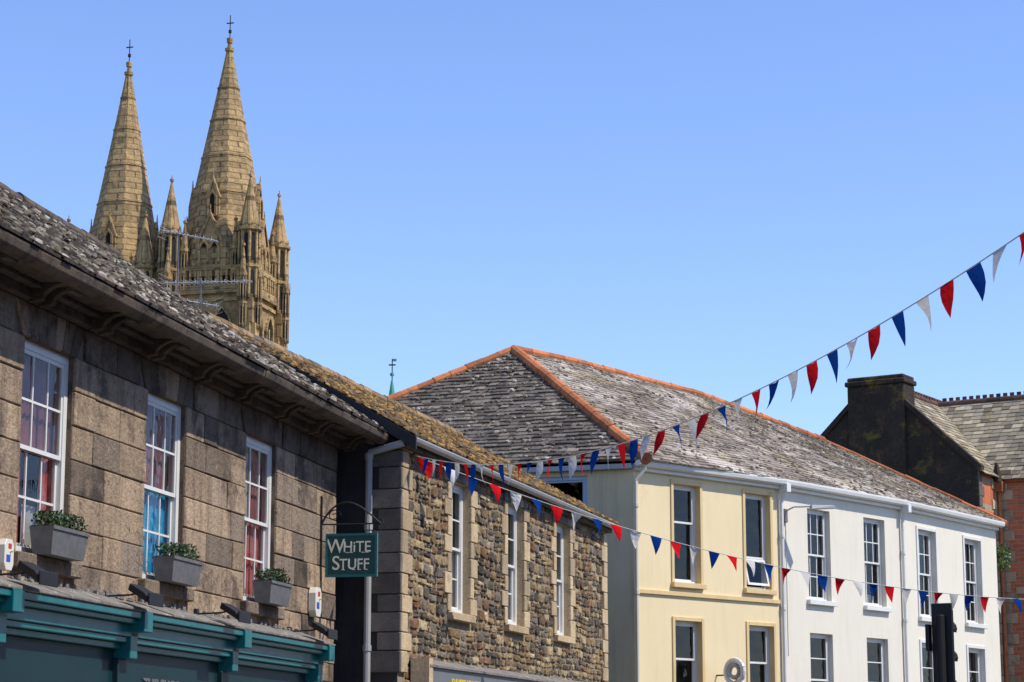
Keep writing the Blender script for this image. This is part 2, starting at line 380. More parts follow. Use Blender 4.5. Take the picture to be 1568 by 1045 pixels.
def window(b,x0,x1,z0,z1,yr,cols=3,rt=2,rb=2,fr='white_paint',t=.065,mid=.5,panels=(),bar=.024,roomd=1.3,pofs=.115,tilt=False):
    y0,y1=yr,yr+.1
    b.box(x0,x0+t,y0,y1,z0,z1,fr); b.box(x1-t,x1,y0,y1,z0,z1,fr)
    b.box(x0+t,x1-t,y0+.002,y1,z1-t,z1,fr); b.box(x0+t,x1-t,y0-.012,y1,z0,z0+t*.9,fr)
    zm=z0+(z1-z0)*mid
    def sash(za,zb,ya,rows):
        s=.042; xa,xb=x0+t,x1-t
        b.box(xa,xa+s,ya,ya+.03,za,zb,fr); b.box(xb-s,xb,ya,ya+.03,za,zb,fr)
        b.box(xa+s,xb-s,ya+.001,ya+.029,zb-s,zb,fr); b.box(xa+s,xb-s,ya+.001,ya+.029,za,za+s,fr)
        for i in range(1,cols):
            x=xa+(xb-xa)*i/cols; b.box(x-bar/2,x+bar/2,ya+.004,ya+.026,za+s,zb-s,fr)
        for i in range(1,rows):
            z=za+(zb-za)*i/rows; b.box(xa+s,xb-s,ya+.005,ya+.025,z-bar/2,z+bar/2,fr)
        for i in range(cols):
            for j in range(rows):
                pa=xa+.01+(xb-xa-.02)*i/cols; pb=xa+.01+(xb-xa-.02)*(i+1)/cols; qa=za+.01+(zb-za-.02)*j/rows; qb=za+.01+(zb-za-.02)*(j+1)/rows
                o=[U(-.003,.003) for _ in range(3)]
                b.poly([(pa,ya+.016+o[0],qa),(pb,ya+.016+o[1],qa),(pb,ya+.016+o[1]+o[2],qb),(pa,ya+.016+o[0]+o[2],qb)],'glass')
    if tilt:
        sash(z0+t*.9+.62,z1-t,y0+.012,1)
        za,zb=z0+.08,z0+.66; o=.13
        xa,xb=x0+t,x1-t
        def q(x,k,d): return (x, y0+.02-o*(1-k)-d, za+(zb-za)*k)
        def bar_(xl,xr,k0,k1): b.hexa([q(xl,k0,.03),q(xr,k0,.03),q(xr,k0,0),q(xl,k0,0),q(xl,k1,.03),q(xr,k1,.03),q(xr,k1,0),q(xl,k1,0)],fr)
        bar_(xa,xa+.05,0,1); bar_(xb-.05,xb,0,1); bar_(xa+.05,xb-.05,0,.09); bar_(xa+.05,xb-.05,.91,1)
        b.poly([q(xa+.03,.05,.015),q(xb-.03,.05,.015),q(xb-.03,.95,.015),q(xa+.03,.95,.015)],'glass')
    elif rt:
        sash(zm-.02,z1-t,y0+.012,rt); sash(z0+t*.9,zm+.02,y0+.05,rb)
    else: sash(z0+t*.9,z1-t,y0+.03,rb)
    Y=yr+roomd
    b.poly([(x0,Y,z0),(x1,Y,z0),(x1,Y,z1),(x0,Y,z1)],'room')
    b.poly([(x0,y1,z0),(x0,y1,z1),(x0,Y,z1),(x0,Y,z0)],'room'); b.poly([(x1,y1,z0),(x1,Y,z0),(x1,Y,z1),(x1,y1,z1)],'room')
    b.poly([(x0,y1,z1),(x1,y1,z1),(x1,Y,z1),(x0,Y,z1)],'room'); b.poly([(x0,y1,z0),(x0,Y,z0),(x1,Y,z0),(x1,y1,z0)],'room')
    for (fa,fb,ga,gb,m) in panels:
        n=max(3,int((fb-fa)*(x1-x0)/.05)); xs=[x0+(x1-x0)*(fa+(fb-fa)*i/n) for i in range(n+1)]
        for i in range(n):
            ya=yr+pofs+(.025 if i%2 else 0); yb=yr+pofs+(0 if i%2 else .025)
            b.poly([(xs[i],ya,z0+(z1-z0)*ga),(xs[i+1],yb,z0+(z1-z0)*ga),(xs[i+1],yb,z0+(z1-z0)*gb),(xs[i],ya,z0+(z1-z0)*gb)],m,(.5,.5))

# ------------------------------------------------------------------ ground, road, pavement
g=B(); g.box(-1500,1500,-600,2500,-1,-.004,'earth'); g.build('ground')
cl=[(-8.7,-30),(-2.2,0),(1.0,15),(5.0,33.5),(7.6,43),(11.6,48.5),(18.2,56.0),(30,73),(60,115)]
def strip(b,off0,off1,z0,z1,mat,top_only=False):
    L=[];Rr=[]
    for i,(x,y) in enumerate(cl):
        a=Vector(cl[max(0,i-1)]); c=Vector(cl[min(len(cl)-1,i+1)]); d=(c-a).normalized(); n=Vector((d.y,-d.x))
        p=Vector((x,y)); L.append(p+n*off0); Rr.append(p+n*off1)
    for i in range(len(cl)-1):
        a,c,d,e=L[i],Rr[i],Rr[i+1],L[i+1]
        if top_only: b.poly([(a.x,a.y,z1),(c.x,c.y,z1),(d.x,d.y,z1),(e.x,e.y,z1)],mat)
        else: b.hexa([(a.x,a.y,z0),(c.x,c.y,z0),(d.x,d.y,z0),(e.x,e.y,z0),(a.x,a.y,z1),(c.x,c.y,z1),(d.x,d.y,z1),(e.x,e.y,z1)],mat)
r=B(); strip(r,-4.2,4.2,0,.004,'asphalt',True)
strip(r,-4.0,-3.93,0,.008,'yellow_paint',True); strip(r,3.93,4.0,0,.008,'yellow_paint',True); strip(r,-.05,.05,0,.008,'road_paint',True)
r.build('road')
for sgn in (-1,1):
    p=B(); strip(p,*sorted((sgn*4.35,sgn*7.0)),0,.118,'paving'); strip(p,*sorted((sgn*4.2,sgn*4.345)),0,.125,'kerb_stone'); p.build('pavement')

# ------------------------------------------------------------------ granite building (A)
angA=math.atan2(.9774,.2112)
A0=empty('granite_shop_building',(-4.558,22.1,0),angA)
x0,x1=-7.0,9.9
wc=[-3.3,0,3.25,6.6]; hw=.62; ZB=3.60; ZT=5.68
ops=[(c-hw,c+hw,ZB,ZT) for c in wc]
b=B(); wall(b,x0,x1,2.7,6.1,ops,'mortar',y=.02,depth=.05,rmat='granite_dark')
b.poly([(x1,0.02,0),(x1,7,0),(x1,7,6.1),(x1,3.5,9.0),(x1,0.02,6.1)],'dark_render'); b.poly([(x0,0.02,0),(x0,0.02,6.1),(x0,3.5,9.0),(x0,7,6.1),(x0,7,0)],'dark_render')
b.poly([(x1,7,0),(x0,7,0),(x0,7,6.1),(x1,7,6.1)],'dark_render')
b.build('wall_core',A0)
b=B()
aops=ops+[(c-hw-.24,c+hw+.24,ZT,6.02) for c in wc]
zl=[2.75,3.0,3.28,ZB]+[ZB+(ZT-ZB)*k/6 for k in range(1,7)]+[6.02]
ashlar(b,x0,x1,zl,aops,'granite',.42,.95)
for c in wc:
    n=7; W=hw+.12
    for k in range(n):
        a=-W+2*W*k/n; d=-W+2*W*(k+1)/n; e=(W+.24-.12)/W
        yy=-.02 if k==n//2 else -.005-R()*.01
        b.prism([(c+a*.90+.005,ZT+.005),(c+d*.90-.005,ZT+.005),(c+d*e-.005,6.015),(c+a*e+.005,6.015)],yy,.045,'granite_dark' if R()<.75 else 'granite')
b.build('granite_blocks',A0,bevel=.010)
b=B()
for c in wc: b.box(c-hw-.14,c+hw+.14,-.10,.05,ZB-.15,ZB-.002,'granite')
b.build('sills',A0,bevel=.012)
b=B()
pan=[[(0,1,0,1,'pink_fabric')],
     [(0,1,.5,1,'pink_fabric'),(0,.40,.0,.5,'red_fabric'),(.70,1,0,.5,'red_fabric'),(.40,.70,.0,.25,'white_fabric')],
     [(.0,.35,.5,1,'white_fabric'),(.35,1,.5,1,'pink_fabric'),(0,1,0,.5,'blue_panel')],
     [(0,.55,.5,1,'white_fabric'),(.55,1,.5,1,'pink_fabric'),(.35,1,.0,.5,'red_fabric'),(0,.35,0,.5,'pink_fabric')]]
for c,pn in zip(wc,pan): window(b,c-hw,c+hw,ZB,ZT,.07,3,2,2,panels=pn,t=.085)
b.build('sash_windows',A0)
b=B()
b.box(x0,x1+.02,-.10,.03,6.02,6.12,'cornice_stone')
b.box(x0,x1+.05,-.20,.03,6.122,6.17,'cornice_stone')
b.prismx([(-.50,6.172),(.03,6.172),(.03,6.30),(-.50,6.215)],x0,x1+.35,'cornice_stone')
k=x0
while k<x1+.4:
    w=min(U(.9,1.5),x1+.45-k); o=U(-.006,.006)
    b.prismx([(-.64+o,6.225),(-.62+o,6.16),(-.57,6.12+o),(-.50,6.11),(-.50,6.25),(-.64+o,6.25)],k+.004,k+w-.004,'cornice_stone')
    k+=w
k=x0+.3
while k<x1+.2:
    pts=[(-.48,6.17)]+[(-.48+.28*math.sin(t*math.pi/2/5), 6.17-.16*(t/5)**1.6) for t in range(1,6)]+[(-.06,5.99),(-.06,6.17)]
    for dx in (0,.24):
        b.prismx(list(reversed(pts)),k+dx,k+dx+.09,'cornice_stone')
    b.box(k+.03,k+.30,-.50,-.44,6.08,6.175,'cornice_stone')
    k+=1.5
b.build('cornice_and_gutter',A0,bevel=.008)
b=B()
slates(b,(x0,-.66,6.262),(x1+.18,-.66,6.262),(x1+.18,3.5,9.0),(x0,3.5,9.0),'slate_grey',row=.15,w=.24,lift=.026,jit=.014,moss=2400)
slates(b,(x1+.18,7.3,6.1),(x0,7.3,6.1),(x0,3.5,9.0),(x1+.18,3.5,9.0),'slate_grey',row=.2)
ridge(b,(x0,3.5,9.0),(x1+.18,3.5,9.0),.10,'cornice_stone')
b.prismx([(-.60,6.20),(3.5,8.92),(3.5,9.0),(-.60,6.27)],x1+.16,x1+.2,'black_metal')
b.build('slate_roof',A0)
b=B()
for (yb,za,zb,m) in ((-.12,2.15,2.80,'teal_dark'),(-.20,2.80,2.86,'teal_paint'),(-.27,2.862,2.92,'teal_paint'),(-.30,2.922,3.05,'teal_paint'),(-.38,3.052,3.10,'teal_paint'),(-.43,3.102,3.17,'teal_paint')):
    b.box(-7,8.45,yb,.0,za,zb,m)
k=-7
while k<8.4:
    w=min(U(.5,.9),8.48-k); o=U(-.012,.012)
    b.prismx([(-.45,3.172),(0,3.172),(0,3.34+o),(-.03,3.34+o),(-.45,3.20+o)],k+.003,k+w-.003,'lead'); k+=w
for i in range(160):
    k=U(-6.8,8.3); b.box(k,k+U(.02,.10),-.035-U(0,.03),-.003,3.33,3.34+U(.01,.06),'lead')
for c in (-4.7,-1.5,1.7,4.9,8.3):
    b.box(c-.12,c+.12,-.455,.0,2.97,3.178,'teal_paint'); b.box(c-.10,c+.10,-.30,.0,2.70,2.97,'teal_paint'); b.box(c-.12,c+.12,-.18,.0,2.2,2.70,'teal_dark'); b.box(c-.14,c+.14,-.22,.0,0.12,2.2,'teal_paint')
for a,c in ((-7,-4.84),(-4.56,-1.64),(-1.36,1.56),(1.84,4.76),(5.04,8.16)):
    b.box(a,c,-.10,0,.12,.65,'teal_dark'); b.poly([(a,-.05,.65),(c,-.05,.65),(c,-.05,2.15),(a,-.05,2.15)],'glass')
    b.poly([(a,.8,.12),(c,.8,.12),(c,.8,2.7),(a,.8,2.7)],'room'); b.box((a+c)/2-.03,(a+c)/2+.03,-.08,-.02,.65,2.15,'teal_paint')
b.box(8.5,9.9,-.0,.06,.1,2.75,'granite')
b.build('shopfront',A0,bevel=.008)
def text(body,parent,size,loc,right,up,mat,ext=.006,name='lettering',align='CENTER',sx=1.,off=.003):
    c=bpy.data.curves.new(name,'FONT'); c.body=body; c.size=size; c.extrude=ext; c.align_x=align; c.align_y='CENTER'; c.space_line=.8; c.offset=off
    o=bpy.data.objects.new(name,c); scene.collection.objects.link(o); c.materials.append(MATS[mat])
    rt=Vector(right)*sx; u=Vector(up); n=Vector(right).cross(u)
    m=Matrix((rt,u,n)).transposed().to_4x4(); m.translation=Vector(loc); o.parent=parent; o.matrix_local=m
    return o
text('THE SHOP & CO',A0,.24,(3.3,-.13,2.44),(1,0,0),(0,0,1),'galv',name='fascia_lettering')

def toA(x,y,z): return Matrix.Rotation(angA,4,'Z')@Vector((x,y,0))+Vector((-4.558,22.1,z))
def planter(x,z,w):
    e=empty('window_planter',toA(x,-.14,z),angA)
    b=B(); h=.27
    b.hexa([(-w/2+.03,-.10,0),(w/2-.03,-.10,0),(w/2-.03,.09,0),(-w/2+.03,.09,0),(-w/2,-.13,h),(w/2,-.13,h),(w/2,.12,h),(-w/2,.12,h)],'galv')
    b.box(-w/2-.01,w/2+.01,-.14,-.128,h-.03,h+.005,'galv'); b.build('trough',e)
    b=B(); b.box(-w/2+.02,w/2-.02,-.115,.105,h-.01,h+.008,'soil')
    for i in range(1000):
        cx=U(-w/2,w/2)*.97; cy=U(-.12,.11); bump=(.09+.07*abs(math.sin(cx*6+x*2)))*(1-.8*abs(cx)/w)
        cz=h+U(0,1)**.7*bump*1.35; p=Vector((cx,cy,cz)); s=U(.012,.026)
        a=Vector((U(-1,1),U(-1,1),U(-1,1))).normalized(); c=a.cross(Vector((U(-1,1),U(-1,1),U(-1,1)))).normalized()
        b.poly([p-a*s,p+c*s*.5,p+a*s,p-c*s*.5],'leaf')
    for i in range(16):
        cx=U(-w/2,w/2)*.9; b.cyl((cx,U(-.1,.1),h),(cx+U(-.04,.04),U(-.12,.1),h+U(.08,.2)),.003,.002,'leaf',4)
    b.build('shrubs',e)
planter(.05,ZB,.86); planter(3.32,ZB,.9); planter(6.68,ZB,.82)

for u in (-1.25,1.45,4.25,7.75):
    e=empty('shop_floodlight',toA(u,-.34,3.21),angA)
    b=B(); b.path([(0,.3,.12),(0,0,.13),(0,-.14,.16)],.012,'black_metal',6); b.box(-.04,.04,.28,.33,.06,.18,'black_metal')
    b.hexa([(-.19,-.27,.03),(.19,-.27,.03),(.15,-.03,.17),(-.15,-.03,.17),(-.19,-.24,.13),(.19,-.24,.13),(.15,-.05,.24),(-.15,-.05,.24)],'black_metal')
    b.box(-.20,.20,-.29,-.27,.01,.14,'black_metal')
    b.build('lamp_housing',e,bevel=.006)
def alarm(u,z,s):
    e=empty('burglar_alarm_box',toA(u,-.02,z),angA); b=B()
    oc=[(-.5,.0),(-.3,-.25),(.3,-.25),(.5,.0),(.5,.75),(.3,1.),(-.3,1.),(-.5,.75)]
    b.prism([(a*s,c*s*1.15) for a,c in oc],-.10,0,'alarm_white')
    b.box(-.12*s,.2*s,-.106,-.1,.72*s,.95*s,'alarm_red'); b.box(-.3*s,.1*s,-.106,-.1,.1*s,.42*s,'alarm_blue'); b.cyl((.12*s,-.1,.58*s),(.12*s,-.13,.58*s),.05*s,.03*s,'yellow_paint',8)
    b.build('casing',e,bevel=.006)
alarm(8.75,3.66,.27); alarm(-1.02,3.45,.2)
e=empty('hanging_shop_sign',toA(9.15,0,0),angA); b=B()
b.box(-.02,.02,-.80,-.11,4.17,4.70,'sign_green')
for (ya,yb,za,zb) in ((-.82,-.09,4.14,4.172),(-.82,-.09,4.698,4.73),(-.82,-.79,4.172,4.698),(-.12,-.09,4.172,4.698)):
    b.box(-.028,.028,ya,yb,za,zb,'teal_paint')
b.box(-.02,.02,-.03,.0,4.1,5.25,'black_metal')
arc=[(0,-.02-.84*t/14,4.86+.30*math.sin(math.pi*(t/14)**.8)) for t in range(15)]
b.path(arc,.014,'black_metal',6)
b.path([(0,-.02,4.86),(0,-.86,4.86)],.012,'black_metal',6)
sc=[(0,-.20-.10*math.cos(t*.7)*(1-t/16),4.98+.09*math.sin(t*.7)*(1-t/16)) for t in range(14)]; b.path(sc,.008,'black_metal',5)
sc=[(0,-.86-.035*math.cos(t*.8),4.88+.045*math.sin(t*.8)) for t in range(7)]; b.path(sc,.009,'black_metal',5)
for yy in (-.2,-.7): b.path([(0,yy,4.86),(0,yy,4.72)],.007,'black_metal',5)
b.build('bracket_and_board',e)
for body,sz,yy,zz0 in (('W',.27,-.235,4.55),('HiTE',.21,-.535,4.54),('S',.27,-.24,4.32),('TUFF',.205,-.50,4.305)):
    text(body,e,sz,(-.0235,yy,zz0),(0,-1,0),(0,0,1),'sign_cream',.003,sx=.92,off=.001)
# small serifs under / over the letters
b=B()
for yy in (-.40,-.455,-.62,-.68): b.box(-.0265,-.021,yy-.022,yy+.022,4.465,4.474,'sign_cream')
for yy in (-.345,-.49,-.57,-.665): b.box(-.0265,-.021,yy-.022,yy+.022,4.232,4.241,'sign_cream')
b.build('letter_serifs',e)

# ------------------------------------------------------------------ rubble stone building (B)
angB=math.atan2(.962,.273)
B0=empty('rubble_stone_building',(-1.6,32.1,0),angB)
L=12.44; wcb=[2.87,5.97,9.1]; hw=.5
ops=[(c-hw,c+hw,3.9,5.9) for c in wcb]
shops=[(.6,6,.1,2.6),(6.6,12,.1,2.6)]
b=B(); wall(b,0,L,0,6.15,ops+shops,'mortar_light',depth=.09,rmat='quoin')
b.poly([(L,0,0),(L,6,0),(L,6,6.15),(L,3,8.05),(L,0,6.15)],'dark_render')
b.poly([(0,0,0),(0,0,6.15),(0,3,8.05),(0,6,6.15),(0,6,0)],'dark_render'); b.poly([(L,6,0),(0,6,0),(0,6,6.15),(L,6,6.15)],'dark_render')
for a,c in ((.6,6),(6.6,12)):
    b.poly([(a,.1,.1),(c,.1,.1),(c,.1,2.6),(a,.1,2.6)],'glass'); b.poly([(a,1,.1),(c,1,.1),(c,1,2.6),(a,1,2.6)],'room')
b.build('stone_walls',B0)
b=B(); rubble_wall(b,.3,L-.3,.1,6.12,[(c-hw-.15,c+hw+.15,3.78,6.12) for c in wcb]+shops+[(.6,12,2.6,3.0)]); b.build('rubble_stones',B0)
b=B()
z=2.9; i=0
while z<6.1:
    h=U(.24,.33); h=min(h,6.12-z)
    w=.42 if i%2 else .26
    b.box(.022,w*1.1,-.05-R()*.01,.03,z+.006,z+h-.006,'quoin')
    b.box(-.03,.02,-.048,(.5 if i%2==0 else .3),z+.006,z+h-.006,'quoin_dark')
    b.box(L-w,L-.002,-.05-R()*.01,.03,z+.006,z+h-.006,'quoin')
    z+=h; i+=1
for c in wcb:
    z=3.9; i=0
    while z<5.88:
        h=min(U(.24,.34),5.9-z)
        for s in (-1,1):
            w=(.34 if (i+(s>0))%2 else .17)
            a,d=sorted((c+s*(hw+.002),c+s*(hw+w))); b.box(a+.004,d,-.045-R()*.012,.03,z+.005,z+h-.005,'quoin')
        z+=h; i+=1
    for k in range(7):
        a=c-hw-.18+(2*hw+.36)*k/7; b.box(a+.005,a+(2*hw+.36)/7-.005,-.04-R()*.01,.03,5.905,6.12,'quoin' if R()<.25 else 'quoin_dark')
    b.box(c-hw-.1,c+hw+.1,-.10,.07,3.78,3.896,'quoin')
b.build('quoins_and_dressings',B0,bevel=.01)
b=B()
for c in wcb: window(b,c-hw,c+hw,3.9,5.9,.09,2,2,2,panels=[(0,1,0,.5,'white_fabric'),(0,.3,.5,1,'white_fabric')] ,t=.085)
b.build('sash_windows',B0)
b=B()
b.prismx([(-.29,6.18),(-.27,6.14),(-.22,6.12),(-.17,6.13),(-.17,6.19),(-.29,6.2)],-.1,L+.1,'pipe_grey')
b.box(-.08,L+.05,-.14,-.055,6.06,6.18,'cornice_stone')
b.build('gutter_and_soffit',B0,bevel=.004)
b=B()
slates(b,(-.12,-.27,6.22),(L+.1,-.27,6.22),(L+.1,3,8.1),(-.12,3,8.1),'slate_orange',row=.17,w=.26,lift=.026,jit=.014,moss=1800,mmat='moss_ochre')
slates(b,(L+.1,6.2,6.15),(-.12,6.2,6.15),(-.12,3,8.1),(L+.1,3,8.1),'slate_orange',row=.2)
ridge(b,(-.12,3,8.1),(L+.1,3,8.1),.10,'slate_orange')
b.prismx([(-.30,6.02),(3,7.94),(3,8.11),(-.30,6.2)],-.17,-.125,'black_metal')
b.prismx([(3,7.94),(6.2,6.0),(6.2,6.17),(3,8.11)],-.17,-.125,'black_metal')
b.build('slate_roof',B0)
b=B(); b.prismx([(-.34,3.0),(-.04,3.0),(-.04,3.14),(-.34,3.03)],.45,L-.2,'lead'); b.box(.45,L-.2,-.30,-.04,2.55,2.998,'fascia_grey'); b.box(.42,.6,-.33,-.055,2.5,3.12,'quoin')
b.build('shop_fascia',B0)
text('BAKEHOUSE',B0,.26,(2.3,-.305,2.77),(1,0,0),(0,0,1),'yellow_paint',name='fascia_lettering')
b=B(); b.path([(-.10,.42,0),(-.10,.42,6.0),(-.1,-.1,6.12)],.05,'pipe_grey',10)
for z in (1.5,3.2,4.9,5.9): b.cyl((-.10,.42,z),(-.10,.42,z+.08),.062,.062,'pipe_grey',10)
b.build('drainpipe',B0)

# ------------------------------------------------------------------ cream and white townhouses (C)
EZ=7.8
c0=Vector((2.52,47,0)); c1=Vector((5.89,50.3,0)); c2=Vector((9.27,54.4,0)); c3=Vector((12.62,59.3,0))
Lc=Vector((-6.96,50.18,0))
P=Vector((.05,52.8,11.26)); J1=Vector((1.6,54.2,11.2)); J2=Vector((4.87,57.7,10.98)); J3=Vector((8.5,62.1,10.45))
bk1=Vector((-2.7,58.1,0)); bk2=Vector((.47,61,0)); bk3=Vector((4.4,64.9,0))
def zz(p,z): return Vector((p.x,p.y,z))
def seg(name,pa,pb,wins,lows,mat,trim,revmat,cfg):
    e=empty(name,pa); d=pb-pa; ang=math.atan2(d.y,d.x); Ln=d.length
    b=B(); zt,zb,hw=cfg['top'],cfg['bot'],cfg['hw']
    ops=[(c-hw,c+hw,zb,zt) for c in wins]+[(c-hw,c+hw,cfg['lb'],cfg['lt']) for c in lows]
    wall(b,0,Ln,0,EZ-.02,ops+[(.4,Ln-.4,.1,2.0)],mat,depth=.12,rmat=revmat)
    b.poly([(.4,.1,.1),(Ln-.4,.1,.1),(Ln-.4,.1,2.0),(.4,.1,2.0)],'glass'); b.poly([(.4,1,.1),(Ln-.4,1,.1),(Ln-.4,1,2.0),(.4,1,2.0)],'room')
    b.build('front_wall',e,rot=ang)
    b=B()
    for o in ops:
        b.box(o[0]-.1,o[1]+.1,-.10,.10,o[2]-.11,o[2]-.003,trim)
        if cfg.get('surr'):
            s=.085
            b.box(o[0]-s,o[0]-.002,-.03,.02,o[2],o[3]+s,trim); b.box(o[1]+.002,o[1]+s,-.03,.02,o[2],o[3]+s,trim); b.box(o[0],o[1],-.028,.02,o[3]+.002,o[3]+s,trim)
    if cfg.get('string'): b.box(0.02,Ln-.02,-.05,.02,cfg['string'],cfg['string']+.09,trim)
    b.build('sills_and_trim',e,bevel=.006,rot=ang)
    b=B()
    for k,o in enumerate(ops):
        window(b,o[0],o[1],o[2],o[3],.115,cfg['cols'][k],cfg['rt'],cfg['rb'],mid=cfg.get('mid',.5),t=.055,panels=cfg['pan'][k%len(cfg['pan'])],tilt=(k in cfg.get('tilt',())),pofs=.25)
    b.build('windows',e,rot=ang)
    b=B()
    b.prismx([(-.26,EZ+.04),(-.24,EZ-.03),(-.17,EZ-.06),(-.1,EZ-.04),(-.1,EZ+.06),(-.26,EZ+.08)],-.05,Ln+.05,'white_paint')
    b.box(.0,Ln,-.1,-.004,EZ-.13,EZ+.02,'white_paint')
    b.build('gutter',e,bevel=.004,rot=ang)
    return e,ang,Ln
cfg=dict(top=7.5,bot=5.42,hw=.42,lt=4.62,lb=2.55,cols=[1,1,1,1],rt=1,rb=1,string=5.13,surr=True,mid=.62,pan=[[(0,.35,0,.5,'white_fabric')],[(0,.25,0,1,'white_fabric')]],tilt=(1,))
E1,a1,L1=seg('cream_townhouse',c0,c1,[1.65,4.0],[1.65,4.05],'cream_render','cream_trim','cream_trim',cfg)
cfg=dict(top=7.36,bot=5.3,hw=.48,lt=4.56,lb=2.5,cols=[3,3,1,1],rt=2,rb=2,surr=False,pan=[[],[(0,1,0,.15,'white_fabric')]])
E2,a2,L2=seg('white_townhouse',c1,c2,[1.7,4.15],[1.7,4.15],'white_render','white_paint','white_render',cfg)
cfg=dict(top=7.3,bot=5.18,hw=.52,lt=4.55,lb=2.4,cols=[3,3,1,1],rt=2,rb=2,surr=True,pan=[[(0,.5,0,1,'white_fabric')],[(0,1,.5,1,'white_fabric')]])
E3,a3,L3=seg('white_townhouse',c2,c3,[1.55,4.35],[1.55,4.35],'white_render','white_paint','white_render',cfg)
sd=(Lc-c0); angS=math.atan2(-sd.y,-sd.x); LS=sd.length
b=B(); wall(b,0,LS,0,EZ-.1,[(LS-2.9,LS-1.0,6.75,7.6)],'cream_side',depth=.06)
b.build('side_wall',E1,loc=tuple(Lc-c0),rot=angS)
b=B(); window(b,LS-2.9,LS-1.0,6.75,7.6,.05,2,0,1,fr='pale_blue_paint',t=.08,panels=[(0,.5,0,1,'white_fabric')]); b.box(LS-3.0,LS-.9,-.06,.05,6.66,6.745,'pale_blue_paint')
b.box(-.1,LS-.0,-.16,-.01,EZ-.10,EZ-.0,'pipe_grey')
b.build('side_window_and_fascia',E1,loc=tuple(Lc-c0),rot=angS)
b=B(); b.poly([zz(bk1-c0,0),zz(Lc-c0,0),zz(Lc-c0,EZ),zz(bk1-c0,EZ)],'cream_side'); b.build('rear_wall',E1)
b=B(); b.poly([zz(bk2-c1,0),zz(bk1-c1,0),zz(bk1-c1,EZ),zz(bk2-c1,EZ)],'white_render'); b.build('rear_wall',E2)
b=B(); b.poly([zz(bk3-c2,0),zz(bk2-c2,0),zz(bk2-c2,EZ),zz(bk3-c2,EZ)],'white_render')
b.poly([zz(c3-c2,0),zz(bk3-c2,0),zz(bk3-c2,EZ),J3-c2-Vector((0,0,.05)),zz(c3-c2,EZ)],'white_render'); b.build('end_walls',E3)
def outp(p,d,o):
    n=Vector((d.y,-d.x,0)).normalized(); return p+n*o
EO=.24; ez=EZ+.07
d1=(c1-c0).normalized(); d2=(c2-c1).normalized(); d3=(c3-c2).normalized(); ds=(c0-Lc).normalized()
f0=zz(outp(c0,d1,EO),ez)+ds*.1; f1=zz(outp(c1,(d1+d2),EO),ez); f2=zz(outp(c2,(d2+d3),EO),ez); f3=zz(outp(c3,d3,EO),ez)+d3*.15
sL=zz(outp(Lc,ds,.2),ez-.02)
J3e=J3+d3*.15
def rel(e,*ps): return [p-e.location for p in ps]
b=B()
A,Bb,C,D=rel(E1,f0,f1,J1,P); slates(b,A,Bb,C,D,'slate_brown',row=.17,w=.25,lift=.02,jit=.012,moss=400)
A,Bb,C,D=rel(E1,sL,f0,P,P); slates(b,A,Bb,C,D,'slate_hip',row=.17,w=.25,lift=.028,jit=.018,miss=.004,moss=900)
A,Bb,C,D=rel(E1,zz(bk1,ez),sL,P,J1); slates(b,A,Bb,C,D,'slate_hip',row=.25,w=.4)
b.build('slate_roof',E1)
b=B(); up=Vector((0,0,.03))
for p,q,rr in ((f0,P,.13),(sL,P,.10),(P,J1,.10)):
    A,Bb=rel(E1,p,q); ridge(b,A+up,Bb+up,rr,'terracotta')
b.build('hip_tiles',E1)
b=B(); A,Bb,C,D=rel(E2,f1,f2,J2,J1); slates(b,A,Bb,C,D,'slate_brown',row=.17,w=.25,lift=.02,jit=.012,moss=500)
A,Bb,C,D=rel(E2,zz(bk2,ez),zz(bk1,ez),J1,J2); slates(b,A,Bb,C,D,'slate_hip',row=.25,w=.4)
b.build('slate_roof',E2); b=B(); A,Bb=rel(E2,J1,J2); ridge(b,A+up,Bb+up,.09,'terracotta'); b.build('ridge_tiles',E2)
b=B(); A,Bb,C,D=rel(E3,f2,f3,J3e,J2); slates(b,A,Bb,C,D,'slate_brown',row=.17,w=.25,lift=.02,jit=.012,moss=500)
A,Bb,C,D=rel(E3,zz(bk3,ez),zz(bk2,ez),J2,J3); slates(b,A,Bb,C,D,'slate_hip',row=.25,w=.4)
b.build('slate_roof',E3); b=B(); A,Bb,C=rel(E3,J2,J3e,f3); ridge(b,A+up,Bb+up,.09,'terracotta'); ridge(b,Bb+up*.5,C+up*.5,.07,'terracotta'); b.build('ridge_tiles',E3)
b=B(); b.path([(.12,-.2,EZ-.02),(.12,-.2,EZ-.12),(.0,-.07,EZ-.35),(.0,-.07,0)],.045,'pipe_cream',8)
for z in (1.4,3.2,5.1,6.9): b.cyl((0,-.07,z),(0,-.07,z+.08),.06,.06,'pipe_cream',8)
b.build('drainpipe',E1,rot=a1)
for E,a,m in ((E2,a2,'white_paint'),(E3,a3,'white_paint')):
    b=B(); b.path([(.05,-.2,EZ-.03),(.05,-.2,EZ-.12),(.05,-.07,EZ-.4),(.05,-.07,0)],.045,m,8); b.box(-.03,.13,-.28,-.08,EZ-.2,EZ-.02,m)
    for z in (1.4,3.2,5.0,6.6): b.cyl((.05,-.07,z),(.05,-.07,z+.08),.06,.06,m,8)
    b.build('drainpipe',E,rot=a)
e=empty('wall_mounted_street_light',c1+Matrix.Rotation(a2,3,'Z')@Vector((.25,-.02,7.2)),a2)
b=B(); b.box(-.06,.06,-.05,.0,-.25,.05,'galv'); b.path([(0,-.03,0),(.0,-.25,.08),(.25,-.55,.09)],.02,'pipe_grey',6)
b.path([(0,-.02,-.25),(0,-.02,-3.2)],.014,'pipe_grey',6)
b.hexa([(.15,-.62,.02),(.62,-.95,.05),(.70,-.82,.05),(.25,-.48,.02),(.18,-.60,.12),(.60,-.93,.12),(.68,-.84,.12),(.26,-.50,.12)],'pipe_grey')
